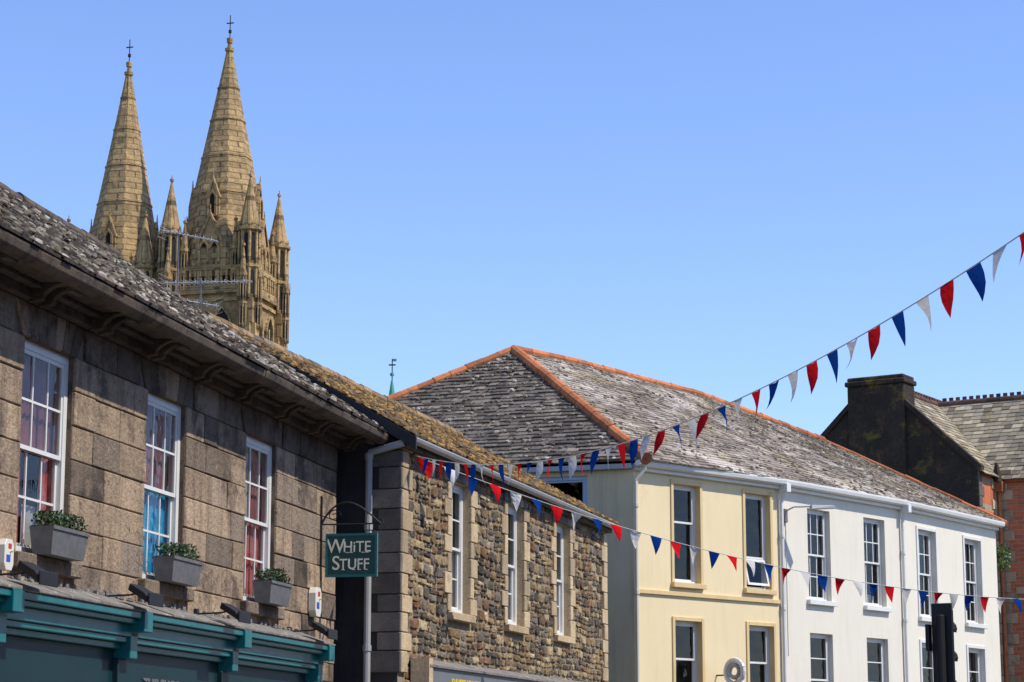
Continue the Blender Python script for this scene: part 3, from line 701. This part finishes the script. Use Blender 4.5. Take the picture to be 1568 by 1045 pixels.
b.build('lantern',e,bevel=.01)
e=empty('ornate_hanging_sign',c0+Matrix.Rotation(a1,3,'Z')@Vector((2.55,0,-.2)),a1)
b=B(); b.box(-.015,.015,-.30,0,3.70,3.73,'black_metal'); b.box(-.015,.015,-.30,0,3.30,3.33,'black_metal')
pts=[(0,-.5-.24*math.cos(t*math.pi/9),3.78+.25*math.sin(t*math.pi/9)) for t in range(19)]; b.path(pts,.055,'white_paint',8)
pts=[(0,-.5-.13*math.cos(t*math.pi/8),3.79+.13*math.sin(t*math.pi/8)) for t in range(17)]; b.path(pts,.05,'pipe_grey',8)
b.path([(0,-.70,3.6),(0,-.4,3.35),(0,-.25,3.15),(0,-.8,3.13)],.055,'white_paint',8)
b.path([(0,-.60,3.6),(0,-.34,3.38),(0,-.30,3.2)],.05,'pipe_grey',8)
b.build('scroll_emblem',e)
e=empty('wall_plant',c3+Vector((.12,.25,7.0)))
b=B(); b.cyl((-.15,-.05,-.35),(0,0,0),.02,.01,'soil',5)
for i in range(600):
    th=U(0,6.28); q=R()**.5; p=Vector((.26*q*math.cos(th)+.04,.2*q*math.sin(th),U(-.42,.38)*(1-.4*q))); s=U(.02,.05)
    a=Vector((U(-1,1),U(-1,1),U(-1,1))).normalized(); c=a.cross(Vector((U(-1,1),U(-1,1),U(-1,1)))).normalized(); b.poly([p-a*s,p+c*s*.5,p+a*s,p-c*s*.5],'leaf_bright')
b.build('foliage',e)

# ------------------------------------------------------------------ dark gabled building with chimney (E)
angE=math.atan2(-.53,.85)
E=empty('brick_gabled_building',(10.94,66.8,0),angE)
rz=12.78; ezE=10.03; hx=2.95; wy=1.6
b=B()
b.poly([(-3.3,0,0),(hx,0,0),(hx,0,ezE),(.75,0,12.25),(-.95,0,12.25),(-3.3,0,ezE-.2)],'soot_render')
b.poly([(hx,0,0),(hx,wy,0),(hx,wy,ezE),(hx,0,ezE)],'red_brick')
b.poly([(-3.3,12,0),(-3.3,0,0),(-3.3,0,ezE-.2),(-3.3,12,ezE-.2)],'soot_render')
b.poly([(hx,12,0),(-3.3,12,0),(-3.3,12,ezE),(0,12,rz),(hx,12,ezE)],'soot_render')
b.poly([(10,wy,0),(10,wy+2*hx,0),(10,wy+2*hx,ezE),(10,wy+hx,rz),(10,wy,ezE)],'red_brick')
b.build('gable_walls',E)
b=B(); wins=[(4.6,5.7,7.2,9.0),(4.6,5.7,3.9,5.8)]
wall(b,hx,10,0,ezE,wins,'red_brick',y=wy,depth=.15); b.build('brick_wall',E)
b=B()
for o in wins: window(b,*o,wy+.15,2,1,1); b.box(o[0]-.15,o[1]+.15,wy-.06,wy+.1,o[2]-.14,o[2]-.004,'quoin'); b.box(o[0]-.15,o[1]+.15,wy-.03,wy+.1,o[3]+.004,o[3]+.28,'quoin')
z=0;i=0
while z<ezE-.1:
    h=.3; w=.45 if i%2 else .28; b.box(hx+.0,hx+w,wy-.03,wy+.02,z+.006,z+h-.006,'quoin'); b.box(hx-.0,hx+.03,wy-.03-(.3 if i%2 else .5),wy-.031,z+.006,z+h-.006,'quoin')
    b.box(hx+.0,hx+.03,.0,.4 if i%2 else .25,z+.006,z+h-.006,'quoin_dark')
    z+=h;i+=1
b.box(hx+.45,10,wy-.05,wy+.01,6.55,6.75,'quoin'); b.box(hx-.02,10,wy-.14,wy-.035,ezE-.22,ezE-.06,'terracotta')
b.build('stone_dressings',E,bevel=.006)
b=B(); s=.2
slates(b,(hx+s,.0,ezE-.1),(hx+s,12,ezE-.1),(0,12,rz),(0,.0,rz),'slate_church',row=.2,w=.28,lift=.022)
slates(b,(-3.5,12,ezE-.3),(-3.5,0,ezE-.3),(0,0,rz),(0,12,rz),'slate_church',row=.25,w=.4)
slates(b,(hx-.05,wy-s,ezE-.14),(10.1,wy-s,ezE-.14),(10.1,wy+hx,rz),(0,wy+hx,rz),'slate_church',row=.2,w=.28,lift=.022)
slates(b,(10.1,wy+2*hx+s,ezE-.1),(hx,wy+2*hx+s,ezE-.1),(0,wy+hx,rz),(10.1,wy+hx,rz),'slate_church',row=.25,w=.4)
ridge(b,(0,0,rz),(0,12,rz),.1,'terracotta_dark'); ridge(b,(0,wy+hx,rz),(10.1,wy+hx,rz),.1,'terracotta_dark')
k=.2
while k<10:
    b.box(k,k+.13,wy+hx-.02,wy+hx+.02,rz+.06,rz+.2,'terracotta_dark'); b.box(-.02,.02,k,k+.13,rz+.06,rz+.2,'terracotta_dark'); k+=.22
b.hexa([(.7,-.1,12.2),(hx+.1,-.1,ezE-.06),(hx+.1,.16,ezE-.06),(.7,.16,12.2),(.7,-.1,12.38),(hx+.15,-.1,ezE+.12),(hx+.15,.16,ezE+.12),(.7,.16,12.38)],'soot_render')
b.hexa([(-3.4,-.1,ezE-.26),(-.9,-.1,12.2),(-.9,.16,12.2),(-3.4,.16,ezE-.26),(-3.45,-.1,ezE-.08),(-.9,-.1,12.38),(-.9,.16,12.38),(-3.45,.16,ezE-.08)],'soot_render')
b.build('slate_roof',E)
b=B()
b.box(-1.0,.8,-.12,.75,9.5,12.78,'soot_render'); b.box(-1.06,.86,-.18,.8,12.78,12.93,'soot_render'); b.box(-1.0,.8,-.12,.74,12.93,13.05,'soot_render')
b.build('chimney_stack',E,bevel=.03)
b=B(); b.path([(hx+.1,wy-.15,ezE-.1),(hx+.1,wy-.15,0)],.06,'terracotta',8); b.box(hx-.05,hx+.25,wy-.35,wy-.1,ezE-.5,ezE-.2,'terracotta')
b.cyl((hx+.1,wy-.3,ezE-.2),(hx+.1,wy-.3,ezE+.35),.16,.05,'soot_render',6)
b.build('drainpipe',E)

# ------------------------------------------------------------------ cathedral
angT=math.radians(-14)
K=empty('cathedral',(-29.1,225,0),angT)
def octo(b,x,y,z0,z1,r0,r1,mat='cath_stone',n=8): b.cyl((x,y,z0),(x,y,z1),r0,r1,mat,n,math.pi/8)
def lancet(b,cx,y,z0,z1,w,M):
    def T(p): return tuple(M@Vector(p))
    zs=z1-w*.9
    def out(s,off):
        ww=w/2+off; return [(-ww,z0-off),(ww,z0-off),(ww,zs),(ww*.72,zs+w*.45+off*.5),(0,z1+off*1.3),(-ww*.72,zs+w*.45+off*.5),(-ww,zs)]
    i=out(1,0); o=out(1,.22)
    b.poly([T((cx+a,y-.05,z)) for a,z in i],'cath_dark')
    n=len(i)
    for k in range(n):
        a,c=i[k],i[(k+1)%n]; d,e=o[k],o[(k+1)%n]
        b.poly([T((cx+a[0],y-.3,a[1])),T((cx+d[0],y-.3,d[1])),T((cx+e[0],y-.3,e[1])),T((cx+c[0],y-.3,c[1]))],'cath_stone')
        b.poly([T((cx+a[0],y-.3,a[1])),T((cx+c[0],y-.3,c[1])),T((cx+c[0],y,c[1])),T((cx+a[0],y,a[1]))],'cath_stone')
        b.poly([T((cx+d[0],y-.3,d[1])),T((cx+d[0],y,d[1])),T((cx+e[0],y,e[1])),T((cx+e[0],y-.3,e[1]))],'cath_stone')
def pinnacle(b,x,y,z0,z1,z2,r):
    octo(b,x,y,z0,z1,r*.88,r*.88); octo(b,x,y,z1,z1+.3,r*1.22,r*1.22); octo(b,x,y,z0+(z1-z0)*.45,z0+(z1-z0)*.45+.25,r*1.15,r*1.15)
    for k in range(8):
        t=math.pi/8+math.pi/4*k; b.cyl((x+r*.92*math.cos(t),y+r*.92*math.sin(t),z0),(x+r*.92*math.cos(t),y+r*.92*math.sin(t),z1),r*.16,r*.16,'cath_stone',5)
    octo(b,x,y,z1+.3,z2,r*1.02,.06); b.cyl((x,y,z2-.1),(x,y,z2+.5),.05,.05,'cath_stone',5); octo(b,x,y,z2-.1,z2+.15,.2,.2)
    for k in range(8):
        t=math.pi/4*k; M=Matrix.Translation((x,y,0))@Matrix.Rotation(t,4,'Z')
        rr=r*math.cos(math.pi/8)
        for (za,zb) in ((z0+.4,z0+(z1-z0)*.42),(z0+(z1-z0)*.55,z1-.2)):
            pts=[(-r*.2,-rr*.88-.02,za),(r*.2,-rr*.88-.02,za),(r*.2,-rr*.88-.02,zb-.3),(0,-rr*.88-.02,zb),(-r*.2,-rr*.88-.02,zb-.3)]
            b.poly([tuple(M@Vector(p)) for p in pts],'cath_dark')
        pts=[(-r*.36,-rr-.12,z1-.1),(r*.36,-rr-.12,z1-.1),(0,-rr-.12,z1+1.1)]
        b.poly([tuple(M@Vector(p)) for p in pts],'cath_stone')
def tower(name,cx,cy,dz,apex,apo,zapo,pin):
    b=B(); h=4.2; zt=48+dz
    b.box(-h,h,-h,h,0,zt,'cath_stone')
    for z,p in ((34+dz,.2),(46.9+dz,.22),(47.7+dz,.4)): b.box(-h-p,h+p,-h-p,h+p,z,z+.35,'cath_stone')
    for sx in (-1,1):
        for sy in (-1,1):
            b.box(sx*h-1.0,sx*h+1.0,sy*h-.55,sy*h+.55,0,44.5+dz,'cath_stone'); b.box(sx*h-.55,sx*h+.55,sy*h-1.0,sy*h+1.0,0,44.5+dz,'cath_stone')
            b.box(sx*h-.75,sx*h+.75,sy*h-.75,sy*h+.75,44.5+dz,47+dz,'cath_stone')
            pinnacle(b,sx*h,sy*h,47+dz,53.9+dz,pin+dz,1.05)
            pinnacle(b,sx*(h+.95),sy*(h-.2),44+dz,49.2+dz,52.3+dz,.40); pinnacle(b,sx*(h-.2),sy*(h+.95),44+dz,49.2+dz,52.3+dz,.40)
            pinnacle(b,sx*(h-1.5),sy*(h-.1),48+dz,52.2+dz,55.2+dz,.42); pinnacle(b,sx*(h-.1),sy*(h-1.5),48+dz,52.2+dz,55.2+dz,.42)
            b.box(sx*(h-1.7)-.5,sx*(h-1.7)+.5,sy*(h-1.7)-.5,sy*(h-1.7)+.5,48+dz,55.3+dz,'cath_stone')
    for k in range(4):
        M=Matrix.Rotation(k*math.pi/2,4,'Z')
        for c in (-1.55,1.55):
            lancet(b,c,-h,36+dz,46.2+dz,1.7,M)
            b.hexa([tuple(M@Vector(p)) for p in ((c-.1,-h-.2,36+dz),(c+.1,-h-.2,36+dz),(c+.1,-h,36+dz),(c-.1,-h,36+dz),(c-.1,-h-.2,45+dz),(c+.1,-h-.2,45+dz),(c+.1,-h,45+dz),(c-.1,-h,45+dz))],'cath_stone')
            for zz_ in (38,40,42):
                b.hexa([tuple(M@Vector(p)) for p in ((c-.8,-h-.18,zz_+dz),(c+.8,-h-.18,zz_+dz),(c+.8,-h-.02,zz_+dz),(c-.8,-h-.02,zz_+dz),(c-.8,-h-.18,zz_+.2+dz),(c+.8,-h-.18,zz_+.2+dz),(c+.8,-h-.02,zz_+.2+dz),(c-.8,-h-.02,zz_+.2+dz))],'cath_stone')
        def bx(a,c,y0,y1,z0,z1):
            b.hexa([tuple(M@Vector(p)) for p in ((a,y0,z0),(c,y0,z0),(c,y1,z0),(a,y1,z0),(a,y0,z1),(c,y0,z1),(c,y1,z1),(a,y1,z1))],'cath_stone')
        bx(-h+.9,h-.9,-h-.3,-h,48.1+dz,48.6+dz); bx(-h+.9,h-.9,-h-.3,-h,50.1+dz,50.5+dz)
        x=-h+1.1
        while x<h-1.1: bx(x,x+.2,-h-.25,-h-.05,48.6+dz,50.1+dz); x+=.55
        def luc(hw,yf,z0,z1,z2,yb):
            pts=[(-hw,z0),(hw,z0),(hw,z1),(0,z2),(-hw,z1)]
            f=[tuple(M@Vector((a,yf,z))) for a,z in pts]; r_=[tuple(M@Vector((a,yb,z))) for a,z in pts]
            b.poly(f,'cath_stone')
            for i in range(5): b.poly([f[(i+1)%5],f[i],r_[i],r_[(i+1)%5]],'cath_stone')
            bx(-hw-.12,-hw+.1,yf-.15,yf+.1,z0,z1+.2); bx(hw-.1,hw+.12,yf-.15,yf+.1,z0,z1+.2)
            for s in (-1,1):
                f2=[M@Vector(p) for p in ((s*(hw+.2),yf-.18,z1-.1),(0,yf-.18,z2+.25),(0,yf-.18,z2-.15),(s*(hw-.05),yf-.18,z1-.2))]
                b.poly([tuple(p) for p in f2],'cath_stone')
                b.poly([tuple(f2[0]),tuple(f2[1]),tuple(M@Vector((0,yf+.3,z2+.25))),tuple(M@Vector((s*(hw+.2),yf+.3,z1-.1)))],'cath_stone')
            b.cyl(tuple(M@Vector((0,yf-.1,z2))),tuple(M@Vector((0,yf-.1,z2+1.0))),.1,.04,'cath_stone',5)
        luc(1.25,-h+.1,48+dz,53.2+dz,55.9+dz,-1.5)
        lancet(b,-.55,-h+.08,49+dz,53.0+dz,.75,M); lancet(b,.55,-h+.08,49+dz,53.0+dz,.75,M)
        luc(.6,-3.55,55.6+dz,57.8+dz,59.6+dz,-1.0); lancet(b,0,-3.57,56.0+dz,58.2+dz,.55,M)
    c8=math.cos(math.pi/8); s=apo/(apex-zapo)
    zb_=49.5+dz
    levels=[zb_+ (apex-.6-zb_)*i/22 for i in range(23)]
    for za,zc in zip(levels[:-1],levels[1:]):
        r0=min((apex-za)*s,4.25)/c8; r1=max((apex-zc)*s,.12)/c8
        octo(b,0,0,za,zc,r0,r1)
    for zr in (58.5,62.5,66.5,70):
        rr=(apex-zr)*s/c8; octo(b,0,0,zr,zr+.22,rr+.08,rr+.05)
    for k in range(8):
        t=math.pi/8+math.pi/4*k; r0=min((apex-zb_)*s,4.25)/c8
        b.cyl((r0*math.cos(t),r0*math.sin(t),zb_),(.1*math.cos(t),.1*math.sin(t),apex-.6),.17,.07,'cath_stone',5)
        for q in range(1,30):
            u=q/30; b.box(*sum(([c-.09*(1-u*.5),c+.09*(1-u*.5)] for c in ((r0+.12)*math.cos(t)*(1-u)+.1*math.cos(t)*u,(r0+.12)*math.sin(t)*(1-u)+.1*math.sin(t)*u)),[]),zb_+(apex-.6-zb_)*u-.12,zb_+(apex-.6-zb_)*u+.12,'cath_stone')
    octo(b,0,0,apex-1.5,apex-1.2,.45,.5); octo(b,0,0,apex-.6,apex-.1,.30,.34)
    b.path([(0,0,apex-.2),(0,0,apex+2.4)],.05,'cath_dark',5); b.box(-.38,.38,-.04,.04,apex+1.5,apex+1.61,'cath_dark'); b.cyl((0,0,apex+.5),(0,0,apex+.8),.17,.17,'cath_dark',8)
    b.build(name,K,loc=(cx,cy,0))
tower('north_tower_and_spire',0,0,0,75.6,3.55,56.1,59.6)
M_=Matrix.Rotation(-angT,3,'Z')@Vector((-10.9,3.4,0))
tower('south_tower_and_spire',M_.x,M_.y,-3.2,74.1,3.25,54.5,59.5)
b=B(); b.box(-9,-2,-2,3,0,36,'cath_stone'); b.prism([(-9,36),(-2,36),(-5.5,43)],-2,30,'slate_church'); b.box(-10,0,3.1,40,0,30,'cath_stone')
b.build('nave',K)

e=empty('copper_spirelet',(-6.95,130,0)); b=B()
b.box(-1.6,1.6,-1.6,1.6,0,14,'cath_stone'); b.cyl((0,0,14),(0,0,18),1.3,1.2,'cath_stone',8)
b.cyl((0,0,18),(0,0,21.6),1.35,.42,'copper_green',8); b.cyl((0,0,21.6),(0,0,23.6),.36,.06,'copper_green',8); b.cyl((0,0,21.5),(0,0,21.7),.5,.5,'copper_green',8)
b.cyl((0,0,23.5),(0,0,24.9),.035,.035,'black_metal',5); b.cyl((0,0,23.9),(0,0,24.05),.12,.12,'copper_green',8); b.box(-.2,.2,-.02,.02,24.5,24.58,'black_metal'); b.box(-.03,.25,-.015,.015,24.75,24.9,'copper_green')
b.build('spire',e)

def yagi(loc,mast,booms):
    e=empty('tv_aerial',loc); b=B(); b.cyl((0,0,-1.2),(0,0,mast),.017,.014,'galv',6)
    for (z,dx,dy,dz,Lb,n,el,off) in booms:
        d=Vector((dx,dy,dz)).normalized(); s=Vector((-d.y,d.x,0)).normalized(); p0=Vector((0,0,z))-d*off
        b.cyl(p0,p0+d*Lb,.008,.008,'aluminium',5)
        for i in range(n):
            c=p0+d*(Lb*(i+.5)/n); l=el*(1-.3*i/n)/2
            b.cyl(c-s*l,c+s*l,.0045,.0045,'aluminium',4)
            if i%2==0: b.cyl(c-Vector((0,0,.04)),c+Vector((0,0,.04)),.004,.004,'aluminium',4)
        for q in (-.1,-.04,.04,.1): b.cyl(p0+Vector((0,0,q*1.2))-s*el*.5,p0+Vector((0,0,q*1.2))+s*el*.5,.004,.004,'aluminium',4)
    b.build('mast_and_elements',e)
yagi((-5.05,33.6,8.0),1.62,[(1.55,.95,-.35,-.26,.98,14,.28,.3)])
yagi((-4.75,34.0,7.9),1.05,[(.98,.97,-.25,-.03,1.45,18,.34,.62),(.66,-.9,-.5,.06,.95,12,.32,.3)])

# ------------------------------------------------------------------ bunting
def bunting(p0,p1,S,tmax,spacing,cols,hgt,first=0.02):
    p0=Vector(p0); p1=Vector(p1)
    def pt(t): q=p0+(p1-p0)*t; q.z-=4*S*t*(1-t); return q
    e=empty('bunting_string'); b=B(); N=70
    for i in range(N): b.cyl(pt(tmax*i/N),pt(tmax*(i+1)/N),.006,.006,'flag_white',4)
    LL=(p1-p0).length; t=first; k=0
    while t<tmax:
        c=pt(t); d=(pt(t+.005)-pt(t-.005)).normalized(); w=hgt*.80*U(.93,1.07)
        side=d.cross(Vector((0,0,1))).normalized(); tw=U(-.55,.55); sw=U(-.3,.4)
        dn=(Vector((0,0,-1))*math.cos(sw)+side*math.sin(sw)).normalized()
        dd=(d*math.cos(tw)+side*math.sin(tw)).normalized()
        n=dd.cross(dn); curl=U(-.16,.16); rows=4; m=cols[k%3]
        g_=[]
        for r_ in range(rows+1):
            q=r_/rows; hwid=w/2*(1-q); ax=d.lerp(dd,min(1,q*2)).normalized()
            base=c+dn*hgt*U(.98,1.02)*q+n*hgt*curl*math.sin(q*2.6)
            g_.append([base-ax*hwid,base+n*hgt*curl*.5*(1-q),base+ax*hwid])
        for r_ in range(rows):
            for s in range(2):
                if r_==rows-1: b.poly([g_[r_][s],g_[r_][s+1],g_[r_+1][1]],m)
                else: b.poly([g_[r_][s],g_[r_][s+1],g_[r_+1][s+1],g_[r_+1][s]],m)
        t+=spacing/LL*U(.94,1.06); k+=1
    b.build('string_and_flags',e)
bunting((-1.42,32.6,6.03),(3.6,16,5.33),.68,1.12,.41,['flag_red','flag_blue','flag_white'],.275)
bunting((-1.42,32.6,6.03),(9.0,40,4.49),.42,1.15,.385,['flag_red','flag_white','flag_blue'],.28)

# ------------------------------------------------------------------ traffic signal
e=empty('traffic_signal',(4.86,26,0),math.radians(-28))
b=B(); b.cyl((0,0,0.1),(0,0,3.3),.055,.055,'black_metal',12)
b.box(-.12,.12,.07,.10,2.25,3.44,'black_metal'); b.box(-.10,.10,.10,.20,2.33,3.37,'black_metal')
for z in (2.5,2.83,3.16):
    b.cyl((0,.20,z),(0,.21,z),.09,.09,'black_metal',16)
    for t in range(-1,8):
        a0=t*math.pi/7; a1_=(t+1)*math.pi/7
        b.poly([(.10*math.cos(a0),.20,z+.10*math.sin(a0)),(.10*math.cos(a1_),.20,z+.10*math.sin(a1_)),(.10*math.cos(a1_),.33,z+.10*math.sin(a1_)),(.10*math.cos(a0),.33,z+.10*math.sin(a0))],'black_metal')
b.box(-.03,.03,.0,.08,2.4,2.46,'black_metal'); b.box(-.03,.03,.0,.08,3.15,3.21,'black_metal'); b.box(-.17,-.121,-.02,.08,2.9,3.2,'black_metal')
b.build('signal_head_and_pole',e,bevel=.006)

# ------------------------------------------------------------------ houses across the street
ang=math.atan2(-.9774,-.2112); base=Vector((14.1,42,0)); d=Vector((-.2112,-.9774,0))
for i,m in enumerate(['pink_brick','white_render','red_brick','cream_render','pink_brick']):
    e=empty('terraced_house',base+d*11*i,ang); h=7.2+(i%3)*.5
    b=B(); ops=[(c-.5,c+.5,z,z+1.8) for c in (1.7,4.2,6.8,9.3) for z in (4.2,)]
    wall(b,0,10.98,0,h,ops+[(1,10,.2,2.7)],m); b.poly([(10.98,0,0),(10.98,7,0),(10.98,7,h),(10.98,3.5,h+2.4),(10.98,0,h)],m); b.poly([(0,0,0),(0,0,h),(0,3.5,h+2.4),(0,7,h),(0,7,0)],m)
    b.poly([(10.98,7,0),(0,7,0),(0,7,h),(10.98,7,h)],m)
    b.poly([(1,.15,.2),(10,.15,.2),(10,.15,2.7),(1,.15,2.7)],'glass'); b.poly([(1,1,.2),(10,1,.2),(10,1,2.7),(1,1,2.7)],'room'); b.box(.8,10.2,-.15,-.01,2.7,3.2,'fascia_grey')
    b.build('walls',e)
    b=B()
    for o in ops: window(b,*o,.18,2,2,2); b.box(o[0]-.1,o[1]+.1,-.08,.1,o[2]-.1,o[2]-.004,'white_paint')
    b.build('windows',e)
    b=B(); slates(b,(0,-.25,h),(10.98,-.25,h),(10.98,3.5,h+2.5),(0,3.5,h+2.5),'slate_grey',row=.3,w=.5); slates(b,(10.98,7.2,h),(0,7.2,h),(0,3.5,h+2.5),(10.98,3.5,h+2.5),'slate_grey',row=.3,w=.5)
    b.box(-.0,10.98,-.3,-.15,h-.12,h-.0,'white_paint'); b.box(9.5,10.6,3,4,h+1.5,h+3.6,m); b.build('slate_roof',e)

# ------------------------------------------------------------------ light, sky, camera
el=math.radians(52); hz=Vector((.955,-.295)).normalized()
sv=Vector((hz.x*math.cos(el),hz.y*math.cos(el),math.sin(el)))
ld=bpy.data.lights.new('sun','SUN'); ld.energy=5.0; ld.angle=math.radians(.5); ld.color=(1,.94,.84)
lo=bpy.data.objects.new('sun',ld); scene.collection.objects.link(lo); lo.location=(20,-10,60); lo.rotation_euler=sv.to_track_quat('Z','Y').to_euler()
w=bpy.data.worlds.new('World'); scene.world=w; w.use_nodes=True; nt=w.node_tree
bg=nt.nodes['Background']; sk=nt.nodes.new('ShaderNodeTexSky'); sk.sky_type='NISHITA'; sk.sun_disc=False
sk.sun_elevation=el; sk.sun_rotation=math.atan2(hz.x,hz.y); sk.air_density=1.0; sk.dust_density=.1; sk.ozone_density=3.0; sk.altitude=0
mc=mixc(nt,1.,sk.outputs[0],(1.14,1.19,1.48),'MULTIPLY')
nt.links.new(mc,bg.inputs[0]); bg.inputs[1].default_value=.15
cam=bpy.data.cameras.new('camera'); co=bpy.data.objects.new('camera',cam); scene.collection.objects.link(co); scene.camera=co
co.location=(0,0,1.6); co.rotation_euler=(math.radians(90+10.61),0,0); cam.lens=80; cam.sensor_width=36; cam.clip_end=5000; cam.clip_start=.1
scene.view_settings.view_transform='Standard'; scene.view_settings.look='None'; scene.view_settings.exposure=0; scene.view_settings.gamma=1
